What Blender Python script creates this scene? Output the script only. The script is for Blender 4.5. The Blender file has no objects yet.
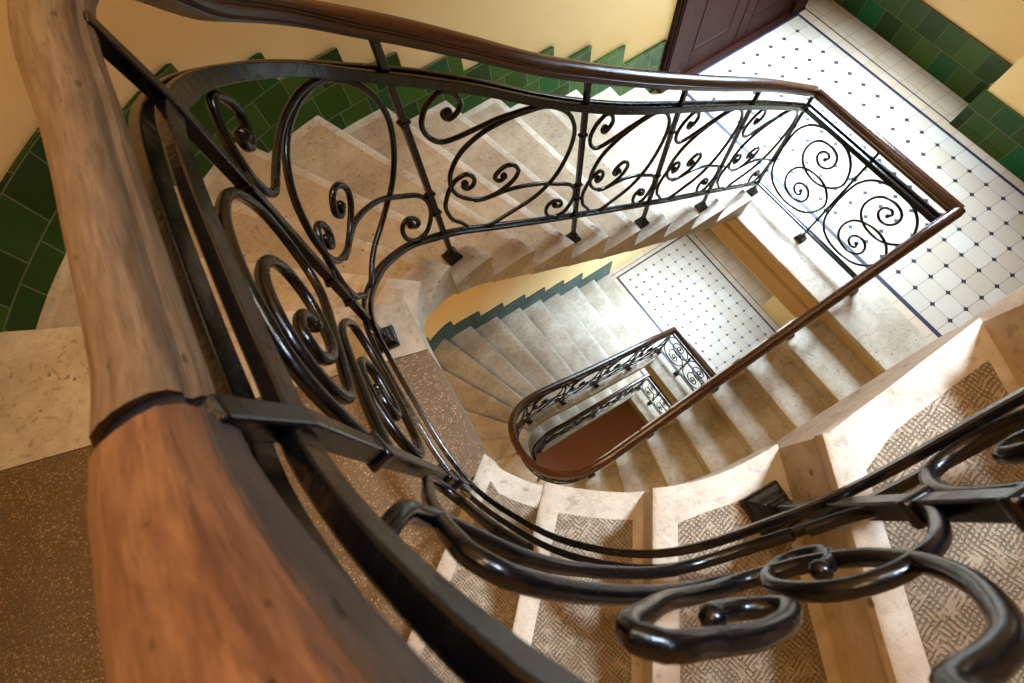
import bpy, bmesh, math, random
from mathutils import Vector
random.seed(7)
S = 0.15                      # one floor tile is 15 cm; all plans below are drawn in tiles
C = bpy.context.scene.collection
H = 24.41                     # storey height
h = H / 22                    # one riser

# ------------------------------------------------------------------ helpers
def link(o, parent=None):
    C.objects.link(o)
    if parent is not None: o.parent = parent
    return o

def tag(o, label=None, cat=None, group=None, kind=None):
    if label: o['label'] = label
    if cat: o['category'] = cat
    if group: o['group'] = group
    if kind: o['kind'] = kind
    return o

def empty(name, loc=(0, 0, 0)):
    o = bpy.data.objects.new(name, None); o.empty_display_size = .1
    o.location = Vector(loc) * S
    return link(o)

class MB:
    """collects verts (tile units), faces, uvs; builds one mesh object"""
    def __init__(s): s.v = []; s.f = []; s.uv = []
    def add(s, vs, fs, uvs=None):
        b = len(s.v); s.v += [tuple(p) for p in vs]
        for i, f in enumerate(fs):
            s.f.append([b + k for k in f])
            s.uv.append(uvs[i] if uvs else [(vs[k][0], vs[k][1]) for k in f])
    def box(s, x0, x1, y0, y1, z0, z1):
        v = [(x, y, z) for z in (z0, z1) for y in (y0, y1) for x in (x0, x1)]
        s.add(v, [(0, 2, 3, 1), (4, 5, 7, 6), (0, 1, 5, 4), (2, 6, 7, 3), (0, 4, 6, 2), (1, 3, 7, 5)])
    def loft(s, rings, closed=True, caps=True, vlen=None, ulen=None):
        n = len(rings[0]); vs = [p for r in rings for p in r]; fs = []; uvs = []
        acc = [0.0]
        for a, b in zip(rings, rings[1:]):
            acc.append(acc[-1] + max((Vector(a[k]) - Vector(b[k])).length for k in (0, n // 2)))
        per = [0.0]
        for k in range(n):
            per.append(per[-1] + (Vector(rings[0][k]) - Vector(rings[0][(k + 1) % n])).length)
        for i in range(len(rings) - 1):
            for k in range(n if closed else n - 1):
                k2 = (k + 1) % n
                fs.append((i * n + k, i * n + k2, (i + 1) * n + k2, (i + 1) * n + k))
                uvs.append([(acc[i], per[k]), (acc[i], per[k + 1]), (acc[i + 1], per[k + 1]), (acc[i + 1], per[k])])
        if caps and closed:
            fs.append(tuple(range(n))[::-1]); uvs.append([(acc[0], per[k]) for k in range(n)][::-1])
            L = len(rings) - 1
            fs.append(tuple(L * n + k for k in range(n))); uvs.append([(acc[L], per[k]) for k in range(n)])
        s.add(vs, fs, uvs)
    def build(s, name, mat, parent=None, smooth=None, bevel=None, inv=None):
        off = Vector((0, 0, 0)) if parent is None else parent_world(parent)
        me = bpy.data.meshes.new(name)
        me.from_pydata([tuple(Vector(p) * S - off) for p in s.v], [], s.f)
        ul = me.uv_layers.new(name='UVMap'); i = 0
        for pl, uv in zip(me.polygons, s.uv):
            for li, c in zip(pl.loop_indices, uv): ul.data[li].uv = c
        bm = bmesh.new(); bm.from_mesh(me)
        bmesh.ops.recalc_face_normals(bm, faces=bm.faces)
        bm.to_mesh(me); bm.free()
        me.materials.append(mat)
        o = bpy.data.objects.new(name, me); link(o, parent)
        if smooth is not None:
            for p in me.polygons: p.use_smooth = True
            me.set_sharp_from_angle(angle=math.radians(smooth))
        if bevel:
            m = o.modifiers.new('edge', 'BEVEL'); m.width = bevel * S; m.segments = 2; m.limit_method = 'ANGLE'; m.angle_limit = math.radians(35)
        return o

def parent_world(p):
    v = Vector((0, 0, 0))
    while p is not None:
        v += p.location; p = p.parent
    return v

def crom(pts, step=0.15, closed=False):
    """non-uniform Catmull-Rom through points of any dimension, resampled about every 'step' (first 3 dims or 2)"""
    P = [Vector(p) for p in pts]
    if len(P) < 3:
        return [P[0].lerp(P[1], i / 8) for i in range(9)]
    P = [P[0] * 2 - P[1]] + P + [P[-1] * 2 - P[-2]]
    out = []
    for i in range(1, len(P) - 2):
        p0, p1, p2, p3 = P[i - 1:i + 3]
        t0 = 0; t1 = t0 + max((p1 - p0).length, 1e-5) ** .5; t2 = t1 + max((p2 - p1).length, 1e-5) ** .5; t3 = t2 + max((p3 - p2).length, 1e-5) ** .5
        n = max(1, int(math.ceil((p2 - p1).length / step)))
        for k in range(n):
            t = t1 + (t2 - t1) * k / n
            A1 = p0 * ((t1 - t) / (t1 - t0)) + p1 * ((t - t0) / (t1 - t0))
            A2 = p1 * ((t2 - t) / (t2 - t1)) + p2 * ((t - t1) / (t2 - t1))
            A3 = p2 * ((t3 - t) / (t3 - t2)) + p3 * ((t - t2) / (t3 - t2))
            B1 = A1 * ((t2 - t) / (t2 - t0)) + A2 * ((t - t0) / (t2 - t0))
            B2 = A2 * ((t3 - t) / (t3 - t1)) + A3 * ((t - t1) / (t3 - t1))
            out.append(B1 * ((t2 - t) / (t2 - t1)) + B2 * ((t - t1) / (t2 - t1)))
    out.append(P[-2]); return out

def vec(n, vals):
    return Vector(vals)

def catn(ctrl, per=8):
    """Catmull-Rom on tuples of length 5: xy parametrised, returns list of tuples"""
    out = []
    n = len(ctrl)
    for i in range(n - 1):
        p0 = ctrl[max(0, i - 1)]; p1 = ctrl[i]; p2 = ctrl[i + 1]; p3 = ctrl[min(n - 1, i + 2)]
        d = lambda a, b: max(math.dist(a[:2], b[:2]), 1e-4)
        d1 = d(p1, p2); d0 = d(p0, p1) if i > 0 else d1; d2 = d(p2, p3) if i < n - 2 else d1
        m = max(2, int(d1 / .16))
        for k in range(m):
            t = k / m; row = []
            for c in range(len(p1)):
                m1 = ((p2[c] - p1[c]) / d1 * d0 + (p1[c] - p0[c]) / d0 * d1) / (d0 + d1) if i > 0 else (p2[c] - p1[c]) / d1
                m2 = ((p3[c] - p2[c]) / d2 * d1 + (p2[c] - p1[c]) / d1 * d2) / (d1 + d2) if i < n - 2 else (p2[c] - p1[c]) / d1
                a = 2 * t ** 3 - 3 * t ** 2 + 1; b = t ** 3 - 2 * t ** 2 + t; e = -2 * t ** 3 + 3 * t ** 2; g = t ** 3 - t ** 2
                row.append(a * p1[c] + b * d1 * m1 + e * p2[c] + g * d1 * m2)
            out.append(tuple(row))
    out.append(tuple(ctrl[-1])); return out

def tube(mb, pts, r, n=8, taper=None, ball0=0, ball1=0):
    P = [Vector(p) for p in pts]
    Q = [P[0]]
    for p in P[1:]:
        if (p - Q[-1]).length > 1e-4: Q.append(p)
    P = Q
    T = []
    for i in range(len(P)):
        T.append((P[min(i + 1, len(P) - 1)] - P[max(i - 1, 0)]).normalized())
    N = T[0].orthogonal().normalized(); rings = []
    for i, p in enumerate(P):
        N = (N - T[i] * N.dot(T[i])); N.normalize(); B = T[i].cross(N)
        rr = r if taper is None else taper(i / (len(P) - 1)) * r
        rings.append([tuple(p + (N * math.cos(a) + B * math.sin(a)) * rr) for a in [2 * math.pi * k / n for k in range(n)]])
    mb.loft(rings)
    for flag, p in ((ball0, P[0]), (ball1, P[-1])):
        if flag: sphere(mb, p, r * flag)

def sphere(mb, c, r, n=10, m=6, sz=1):
    c = Vector(c); vs = []; fs = []
    for j in range(1, m):
        a = math.pi * j / m
        for k in range(n):
            b = 2 * math.pi * k / n
            vs.append((c.x + r * math.sin(a) * math.cos(b), c.y + r * math.sin(a) * math.sin(b), c.z + r * sz * math.cos(a)))
    t = len(vs); vs += [(c.x, c.y, c.z + r * sz), (c.x, c.y, c.z - r * sz)]
    for j in range(m - 2):
        for k in range(n):
            fs.append((j * n + k, (j + 1) * n + k, (j + 1) * n + (k + 1) % n, j * n + (k + 1) % n))
    for k in range(n):
        fs.append((t, k, (k + 1) % n)); fs.append((t + 1, (m - 2) * n + (k + 1) % n, (m - 2) * n + k))
    mb.add(vs, fs)

# ------------------------------------------------------------------ materials
def srgb(r, g, b):
    f = lambda c: (c / 255 / 12.92) if c / 255 <= .04045 else ((c / 255 + .055) / 1.055) ** 2.4
    return (f(r), f(g), f(b), 1)

class NT:
    def __init__(s, name):
        s.m = bpy.data.materials.new(name); s.m.use_nodes = True; s.t = s.m.node_tree
        s.b = s.t.nodes['Principled BSDF']; s.L = s.t.links
    def n(s, typ, **kw):
        x = s.t.nodes.new(typ)
        for k, v in kw.items(): setattr(x, k, v)
        return x
    def link(s, a, b): s.L.new(a, b)
    def val(s, sock, v):
        if hasattr(v, 'is_output') or isinstance(v, bpy.types.NodeSocket): s.link(v, sock)
        else: sock.default_value = v
    def math(s, op, a, b=0.0, c=None):
        x = s.n('ShaderNodeMath', operation=op); s.val(x.inputs[0], a); s.val(x.inputs[1], b)
        if c is not None: s.val(x.inputs[2], c)
        return x.outputs[0]
    def mix(s, f, a, b, mode='MIX'):
        x = s.n('ShaderNodeMix', data_type='RGBA', blend_type=mode); s.val(x.inputs['Factor'], f); s.val(x.inputs[6], a); s.val(x.inputs[7], b)
        return x.outputs[2]
    def ramp(s, f, stops):
        x = s.n('ShaderNodeValToRGB'); s.val(x.inputs[0], f); e = x.color_ramp.elements
        while len(e) < len(stops): e.new(.5)
        for i, (p, c) in enumerate(stops): e[i].position = p; e[i].color = c
        return x.outputs[0]
    def pos(s, k=1 / S):
        g = s.n('ShaderNodeNewGeometry'); v = s.n('ShaderNodeVectorMath', operation='SCALE'); s.link(g.outputs['Position'], v.inputs[0]); v.inputs['Scale'].default_value = k
        return v.outputs[0]
    def uv(s):
        return s.n('ShaderNodeUVMap').outputs[0]
    def mapv(s, v, sc):
        x = s.n('ShaderNodeVectorMath', operation='MULTIPLY'); s.link(v, x.inputs[0]); x.inputs[1].default_value = sc; return x.outputs[0]
    def noise(s, v, scale, detail=4, rough=.55, dist=0):
        x = s.n('ShaderNodeTexNoise'); s.link(v, x.inputs['Vector']); x.inputs['Scale'].default_value = scale; x.inputs['Detail'].default_value = detail
        x.inputs['Roughness'].default_value = rough; x.inputs['Distortion'].default_value = dist; return x.outputs[0]
    def voro(s, v, scale, feature='F1', out=0):
        x = s.n('ShaderNodeTexVoronoi', feature=feature); s.link(v, x.inputs['Vector']); x.inputs['Scale'].default_value = scale; return x.outputs[out]
    def bump(s, hgt, strength=.3, dist=.01):
        x = s.n('ShaderNodeBump'); x.inputs['Strength'].default_value = strength; x.inputs['Distance'].default_value = dist; s.link(hgt, x.inputs['Height'])
        s.link(x.outputs[0], s.b.inputs['Normal'])
    def fin(s, col, rough=.5, spec=.5, metal=0):
        s.val(s.b.inputs['Base Color'], col); s.val(s.b.inputs['Roughness'], rough); s.b.inputs['Specular IOR Level'].default_value = spec; s.b.inputs['Metallic'].default_value = metal
        return s.m

def stone_mat(name, base, dark, pits=True, rough=.55):
    t = NT(name); p = t.pos()
    big = t.noise(p, .35, 5, .6); fine = t.noise(p, 3.2, 5, .65)
    c = t.mix(t.math('MULTIPLY', t.ramp(big, [(.35, (0, 0, 0, 1)), (.65, (1, 1, 1, 1))]), .7), base, dark)
    c = t.mix(t.math('MULTIPLY', t.ramp(fine, [(.42, (0, 0, 0, 1)), (.72, (1, 1, 1, 1))]), .4), c, dark)
    d = t.voro(p, 2.6)
    spots = t.math('MULTIPLY', t.math('LESS_THAN', d, .1), t.math('GREATER_THAN', t.noise(p, .9, 2), .46))
    c = t.mix(t.math('MULTIPLY', spots, .65 if pits else .3), c, (dark[0] * .25, dark[1] * .25, dark[2] * .25, 1))
    sp = t.math('MULTIPLY', t.ramp(t.noise(p, 7.5, 3, .6), [(.56, (0, 0, 0, 1)), (.66, (1, 1, 1, 1))]), t.ramp(t.noise(p, .7, 3, .6), [(.34, (.1, .1, .1, 1)), (.6, (1, 1, 1, 1))]))
    c = t.mix(t.math('MULTIPLY', sp, .5), c, (dark[0] * .45, dark[1] * .45, dark[2] * .48, 1))
    t.bump(t.noise(p, 6, 6, .7), .3, .012)
    return t.fin(c, rough, .4)

def panel_mat(name, base, dark):
    t = NT(name); p = t.pos()
    r = t.n('ShaderNodeVectorRotate', rotation_type='Z_AXIS'); t.link(p, r.inputs[0]); r.inputs['Angle'].default_value = -.25
    def hatch(direction, sc, seed):
        w = t.n('ShaderNodeTexWave', wave_type='BANDS', bands_direction=direction); t.link(r.outputs[0], w.inputs['Vector'])
        w.inputs['Scale'].default_value = sc; w.inputs['Distortion'].default_value = 4.5; w.inputs['Detail'].default_value = 3; w.inputs['Detail Scale'].default_value = .8
        w.inputs['Phase Offset'].default_value = seed
        m = t.ramp(t.noise(t.mapv(p, (1 + seed, 1.3, 1)), 7.0, 4, .65), [(.43, (0, 0, 0, 1)), (.56, (1, 1, 1, 1))])
        return t.math('MULTIPLY', t.ramp(w.outputs['Fac'], [(.5, (0, 0, 0, 1)), (.8, (1, 1, 1, 1))]), m)
    dst = t.noise(p, 2.0, 4, .7)
    k = t.math('MAXIMUM', hatch('X', 7.6, .0), hatch('Y', 8.6, .4))
    c = t.mix(t.math('MULTIPLY', t.noise(p, 1.1, 5, .65), .8), base, dark)
    c = t.mix(t.math('MULTIPLY', k, .6), c, (dark[0] * .22, dark[1] * .22, dark[2] * .24, 1))
    d = t.voro(p, 2.1)
    c = t.mix(t.math('MULTIPLY', t.math('LESS_THAN', d, .07), .7), c, (.03, .022, .016, 1))
    t.bump(t.math('SUBTRACT', dst, k), .6, .012)
    return t.fin(c, .6, .35)

def terrazzo_mat():
    t = NT('terrazzo'); p = t.pos()
    cell = t.voro(p, 36.0, 'F1', 1); dd = t.voro(p, 36.0)
    sep = t.n('ShaderNodeSeparateColor'); t.link(cell, sep.inputs[0])
    c = t.ramp(sep.outputs[0], [(0, srgb(80, 64, 40)), (.5, srgb(100, 80, 50)), (.85, srgb(120, 96, 64)), (1, srgb(170, 146, 108))])
    c = t.mix(t.math('MULTIPLY', t.math('GREATER_THAN', dd, .5), .6), c, srgb(84, 62, 40))
    big = t.noise(p, .45, 5, .6)
    c = t.mix(t.math('MULTIPLY', t.ramp(big, [(.42, (0, 0, 0, 1)), (.7, (1, 1, 1, 1))]), .5), c, srgb(84, 66, 50))
    t.bump(t.noise(p, 8, 4), .2, .008)
    return t.fin(c, .5, .4)

def tile_floor_mat():
    t = NT('patterned_floor_tile'); p = t.pos(); s = t.n('ShaderNodeSeparateXYZ'); t.link(p, s.inputs[0])
    X, Y, Z = s.outputs
    # the floor one storey down is laid a third of a tile off the wall
    low = t.math('LESS_THAN', Z, -10); Y = t.math('SUBTRACT', Y, t.math('MULTIPLY', low, .15))
    M = t.math
    band = lambda c, lo, hi: M('MULTIPLY', M('GREATER_THAN', c, lo), M('LESS_THAN', c, hi))
    def cell(c):  # distance to nearest integer
        return M('ABSOLUTE', M('SUBTRACT', c, M('ROUND', c)))
    dx, dy = cell(X), cell(Y)
    field = M('MULTIPLY', M('MULTIPLY', M('GREATER_THAN', X, -7.4), M('LESS_THAN', X, .53)), M('LESS_THAN', Y, .53))
    star = M('LESS_THAN', M('ADD', M('POWER', dx, .62), M('POWER', dy, .62)), .37)
    diam = M('LESS_THAN', M('ADD', dx, dy), .09)
    dots = M('MULTIPLY', M('MAXIMUM', star, diam), M('MULTIPLY', field, M('MULTIPLY', M('GREATER_THAN', X, -7.2), M('LESS_THAN', X, .3))))
    seam = M('LESS_THAN', M('MINIMUM', dx, dy), .016)
    # border lines
    inb = M('MULTIPLY', band(X, -8.05, 1.03), M('LESS_THAN', Y, 1.03))
    inn = M('MULTIPLY', M('MULTIPLY', band(X, -7.83, .86), M('LESS_THAN', Y, .86)), 1)
    l1 = M('SUBTRACT', inb, inn)
    ob = M('MULTIPLY', band(X, -8.56, 1.64), M('LESS_THAN', Y, 1.45 + 0.0)); oi = M('MULTIPLY', band(X, -8.46, 1.56), M('LESS_THAN', Y, 1.38))
    l2 = M('SUBTRACT', ob, oi)
    lines = M('MAXIMUM', l1, l2)
    fl = t.n('ShaderNodeCombineXYZ'); t.link(M('FLOOR', X), fl.inputs[0]); t.link(M('FLOOR', Y), fl.inputs[1])
    wn = t.n('ShaderNodeTexWhiteNoise', noise_dimensions='2D'); t.link(fl.outputs[0], wn.inputs['Vector'])
    c = t.mix(wn.outputs['Value'], srgb(172, 166, 156), srgb(156, 144, 128))
    c = t.mix(t.math('MULTIPLY', t.noise(p, .8, 5, .6), .5), c, srgb(168, 146, 116))
    c = t.mix(M('MULTIPLY', M('SUBTRACT', 1, inn), .35), c, srgb(190, 160, 118))
    c = t.mix(M('MULTIPLY', seam, .6), c, srgb(88, 78, 72))
    c = t.mix(dots, c, srgb(34, 30, 40)); c = t.mix(lines, c, srgb(38, 36, 56))
    t.bump(M('SUBTRACT', 1, seam), .15, .004)
    return t.fin(c, .5, .3)

def dado_mat(name, cols, tw=1.12, th=1.1):
    t = NT(name); p = t.uv(); s = t.n('ShaderNodeSeparateXYZ'); t.link(p, s.inputs[0]); M = t.math
    v = M('DIVIDE', s.outputs[1], th); row = M('FLOOR', v)
    u = M('ADD', M('DIVIDE', s.outputs[0], tw), M('MULTIPLY', row, .45)); col = M('FLOOR', u)
    cell = lambda c: M('ABSOLUTE', M('SUBTRACT', c, M('ROUND', c)))
    seam = M('LESS_THAN', M('MINIMUM', cell(u), cell(v)), .018)
    cv = t.n('ShaderNodeCombineXYZ'); t.link(col, cv.inputs[0]); t.link(row, cv.inputs[1])
    wn = t.n('ShaderNodeTexWhiteNoise', noise_dimensions='2D'); t.link(cv.outputs[0], wn.inputs['Vector'])
    c = t.ramp(wn.outputs['Value'], [(i / (len(cols) - 1), k) for i, k in enumerate(cols)])
    c = t.mix(M('MULTIPLY', t.noise(t.pos(), 1.3, 3), .35), c, (cols[0][0] * .6, cols[0][1] * .6, cols[0][2] * .6, 1))
    c = t.mix(M('MULTIPLY', seam, .7), c, srgb(96, 96, 72))
    t.bump(M('SUBTRACT', 1, seam), .4, .006)
    return t.fin(c, .2, .2)

def plaster_mat(name, c1, c2):
    t = NT(name); p = t.pos()
    c = t.mix(t.noise(p, .5, 5, .6), c1, c2)
    t.bump(t.noise(p, 2.5, 5, .6), .12, .01)
    return t.fin(c, .75, .25)

def wood_mat(name, a, b, dark, rough=.38, spec=.45):
    t = NT(name); v = t.uv(); p = t.pos()
    g = t.noise(t.mapv(v, (1.0, 9.0, 1)), 1.6, 6, .65, .6); f = t.noise(t.mapv(v, (2.2, 26.0, 1)), 2.2, 5, .7, .3)
    c = t.mix(t.ramp(g, [(.34, (0, 0, 0, 1)), (.62, (1, 1, 1, 1))]), a, b)
    c = t.mix(t.math('MULTIPLY', t.ramp(f, [(.5, (0, 0, 0, 1)), (.68, (1, 1, 1, 1))]), .6), c, dark)
    nick = t.noise(t.mapv(v, (5, 11, 1)), 1.3, 3, .5)
    c = t.mix(t.math('MULTIPLY', t.ramp(nick, [(.66, (0, 0, 0, 1)), (.71, (1, 1, 1, 1))]), .75), c, (dark[0] * .5, dark[1] * .5, dark[2] * .55, 1))
    t.bump(t.math('SUBTRACT', f, t.math('MULTIPLY', nick, .5)), .22, .004)
    return t.fin(c, rough, spec)

def iron_mat():
    t = NT('black_painted_iron'); p = t.pos()
    n = t.noise(p, 3.5, 6, .65)
    c = t.mix(t.ramp(n, [(.52, (0, 0, 0, 1)), (.75, (1, 1, 1, 1))]), srgb(4, 4, 5), srgb(11, 10, 10))
    r = t.math('ADD', .1, t.math('MULTIPLY', t.noise(p, 7, 4, .6), .28))
    t.bump(t.noise(p, 5, 5, .6), .2, .006)
    return t.fin(c, r, .34)

def plain(name, col, rough=.5, spec=.4, metal=0):
    t = NT(name); p = t.pos()
    c = t.mix(t.math('MULTIPLY', t.noise(p, 1.5, 4), .5), col, (col[0] * .6, col[1] * .6, col[2] * .6, 1))
    return t.fin(c, rough, spec, metal)

M_stone = stone_mat('limestone', srgb(186, 176, 158), srgb(128, 108, 82))
M_stone2 = stone_mat('rubbed_limestone', srgb(176, 160, 136), srgb(124, 104, 80))
M_panel = panel_mat('hammered_limestone', srgb(160, 144, 120), srgb(104, 84, 60))
M_terr = terrazzo_mat()
M_tile = tile_floor_mat()
M_green = dado_mat('green_glazed_tile', [srgb(24, 44, 8), srgb(40, 66, 14), srgb(54, 82, 22), srgb(32, 58, 12), srgb(26, 78, 36)])
M_teal = dado_mat('blue_grey_glazed_tile', [srgb(52, 76, 72), srgb(70, 98, 92), srgb(62, 88, 84)])
M_wall = plaster_mat('ochre_plaster', srgb(236, 206, 150), srgb(226, 192, 132))
M_slab = plaster_mat('tan_painted_plaster', srgb(196, 172, 126), srgb(170, 142, 98))
M_wood = wood_mat('worn_oak_handrail', srgb(74, 54, 38), srgb(106, 84, 62), srgb(36, 25, 20))
M_wood2 = wood_mat('varnished_red_brown_handrail', srgb(118, 78, 50), srgb(84, 50, 32), srgb(46, 28, 20), .34)
M_dark = wood_mat('dark_varnished_handrail', srgb(66, 34, 19), srgb(46, 23, 13), srgb(22, 11, 7), .22)
M_door = wood_mat('dark_stained_door_wood', srgb(46, 15, 6), srgb(30, 9, 4), srgb(14, 5, 3), .5, .12)
M_iron = iron_mat()
M_grime = wood_mat('grimy_dark_wood', srgb(60, 48, 42), srgb(44, 38, 36), srgb(24, 20, 20), .4)
M_red = plain('red_clay_floor', srgb(206, 136, 108), .6)
M_brass = plain('aged_brass', srgb(140, 100, 44), .3, .5, .9)
M_glue = plain('dark_iron_core', srgb(26, 22, 22), .4)

# ------------------------------------------------------------------ walls
def wall_path(y):
    P = [(3.4, y), (-5, y), (-15, y), (-22, y), (-26.0, y)] + [(-28.9, .85), (-30.4, .12), (-32.5, -1.45), (-34.5, -3.75), (-36, -6.9), (-36.9, -10.5), (-37.2, -14.0), (-36.7, -17.6), (-35, -20.4), (-32, -22.4), (-28, -23.2), (-22, -23.4)]
    return P
def dense(P, step=.3):
    return [(v[0], v[1]) for v in crom([(p[0], p[1], 0) for p in P], step)]
W1 = dense(wall_path(1.5)); W0 = dense(wall_path(2.0))
def arclen(P):
    a = [0]
    for p, q in zip(P, P[1:]): a.append(a[-1] + math.dist(p, q))
    return a
A1, A0 = arclen(W1), arclen(W0)

def wall_strip(name, P, z0, z1, mat, kind='structure', y2=None):
    mb = MB(); a = arclen(P); vs = []; fs = []; uv = []
    for i, p in enumerate(P): vs += [(p[0], p[1], z0), (p[0], p[1], z1)]
    for i in range(len(P) - 1):
        fs.append((2 * i, 2 * i + 2, 2 * i + 3, 2 * i + 1)); uv.append([(a[i], z0), (a[i + 1], z0), (a[i + 1], z1), (a[i], z1)])
    mb.add(vs, fs, uv)
    o = mb.build(name, mat, smooth=30)
    m = o.modifiers.new('thick', 'SOLIDIFY'); m.thickness = .8 * S; m.offset = 0
    return tag(o, kind=kind)
def outward(P, d):
    out = []
    for i, p in enumerate(P):
        q0 = P[max(0, i - 1)]; q1 = P[min(len(P) - 1, i + 1)]
        t = Vector((q1[0] - q0[0], q1[1] - q0[1])).normalized(); n = Vector((t.y, -t.x))  # outward of a path running -x then -y
        out.append((p[0] + n.x * d, p[1] + n.y * d))
    return out
def inside(P, d): return outward(P, -d)
# travelling -x along y=1.5: t=(-1,0) -> n=(0,1): away from the stairwell
for P_, z0_, z1_ in ((outward(W1, .4), -1.9, 40), (outward(W0, .4), -50, -1.9)):
    k0 = max(i for i, p in enumerate(P_) if p[0] > -25.8)
    wall_strip('wall_back', P_[:k0 + 1], z0_, z1_, M_wall)
    n_ = 9; m_ = len(P_) - 1 - k0
    for q in range(n_):
        wall_strip('wall_left', P_[k0 + m_ * q // n_:k0 + m_ * (q + 1) // n_ + 1], z0_, z1_, M_wall)
mbw = MB(); mbw.box(3.4, 4.2, -9.5, 1.9, -50, 9); mbw.box(1.6, 4.2, -23.8, -9.5, -50, 9); mbw.box(1.6, 4.2, -23.8, 1.9, 9, 40); mbw.box(1.6, 4.2, .9, 1.9, 3, 9)
tag(mbw.build('wall_right', M_wall), kind='structure')
mbw = MB(); mbw.box(-22.5, 4.2, -24.2, -23.4, -50, 40)
tag(mbw.build('wall_front', M_wall), kind='structure')

def at_path(P, A, s):
    s = max(0, min(A[-1] - 1e-6, s))
    lo = 0
    for i in range(len(A) - 1):
        if A[i + 1] > s: lo = i; break
    f = (s - A[lo]) / (A[lo + 1] - A[lo]); p, q = P[lo], P[lo + 1]
    return (p[0] + (q[0] - p[0]) * f, p[1] + (q[1] - p[1]) * f)
def s_near(P, A, pt):
    i = min(range(len(P)), key=lambda k: math.dist(P[k], pt)); return A[i]
def s_hit(P, A, a, b):
    """arc length where the ray a->b crosses the path"""
    dx, dy = b[0] - a[0], b[1] - a[1]; best = None
    for i in range(len(P) - 1):
        ex, ey = P[i + 1][0] - P[i][0], P[i + 1][1] - P[i][1]
        den = dx * ey - dy * ex
        if abs(den) < 1e-9: continue
        t = ((P[i][0] - a[0]) * ey - (P[i][1] - a[1]) * ex) / den; u = ((P[i][0] - a[0]) * dy - (P[i][1] - a[1]) * dx) / den
        if t > 0 and -1e-6 <= u <= 1 + 1e-6 and (best is None or t < best[0]): best = (t, A[i] + u * (A[i + 1] - A[i]))
    return best[1]

# ------------------------------------------------------------------ stairs
ORD = ['zeroth', 'first', 'second', 'third', 'fourth', 'fifth', 'sixth', 'seventh', 'eighth', 'ninth', 'tenth', 'eleventh', 'twelfth', 'thirteenth', 'fourteenth', 'fifteenth', 'sixteenth', 'seventeenth', 'eighteenth', 'nineteenth', 'twentieth', 'twenty-first', 'twenty-second']

def seg(P, A, s0, s1, n):
    return [at_path(P, A, s0 + (s1 - s0) * i / n) for i in range(n + 1)]

def step_block(inner, outer, zt, mat, name='stone_step', d=.42, nose=.24, rec=.11, hh=h, flat_bottom=None, inset=.02):
    """inner/outer: lists of plan points from the nosing line back to the next one. One solid tread block with rounded nosing."""
    ni, no = len(inner), len(outer)
    ring = list(inner) + list(outer)[::-1]
    tt = [i / (ni - 1) for i in range(ni)] + [1 - i / (no - 1) for i in range(no)]
    fi, fo = Vector(inner[0]), Vector(outer[0])
    bi = (Vector(inner[1]) - fi).normalized(); bo = (Vector(outer[1]) - fo).normalized()
    nrm = Vector((-(fo - fi).y, (fo - fi).x)).normalized()
    if nrm.dot(bi) < 0: nrm = -nrm
    # well-side normal
    def lev(z, r, zfun=None):
        out = []
        for k, p in enumerate(ring):
            q = Vector(p)
            fac = max(0, 1 - tt[k] * (ni - 1)) if k < ni else max(0, 1 - tt[k] * (no - 1))
            if fac > 0: q = q + nrm * r * fac
            zz = z if zfun is None else zfun(tt[k])
            out.append((q.x, q.y, zz))
        return out
    zb = (lambda t: zt - hh - d + t * hh) if flat_bottom is None else (lambda t: flat_bottom)
    rings = [lev(0, rec, zb), lev(zt - nose - .16, rec), lev(zt - nose, rec * .75), lev(zt - nose + .06, rec * .12), lev(zt - .1, 0), lev(zt - .03, .01), lev(zt, .05)]
    if flat_bottom is None and True:
        pass
    mb = MB(); n = len(ring)
    # the lower rings must not fall under the soffit line at the back
    fixed = []
    for j, r in enumerate(rings):
        fixed.append([(p[0], p[1], p[2] if j == 0 else max(p[2], rings[0][k][2] + .002 * j)) for k, p in enumerate(r)])
    mb.loft(fixed)
    return mb.build(name, mat, smooth=40)

def poly_offset(poly, d):
    n = len(poly); out = []
    area = sum(poly[i][0] * poly[(i + 1) % n][1] - poly[(i + 1) % n][0] * poly[i][1] for i in range(n))
    sg = 1 if area > 0 else -1
    for i in range(n):
        p0, p1, p2 = Vector(poly[i - 1]), Vector(poly[i]), Vector(poly[(i + 1) % n])
        e0 = (p1 - p0).normalized(); e1 = (p2 - p1).normalized()
        n0 = Vector((-e0.y, e0.x)) * sg; n1 = Vector((-e1.y, e1.x)) * sg
        b = (n0 + n1); b = b / max(.3, b.dot(n0) if b.length else 1)
        dd = d[i] if isinstance(d, (list, tuple)) else d
        out.append((p1.x + b.x * dd, p1.y + b.y * dd))
    return out

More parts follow.
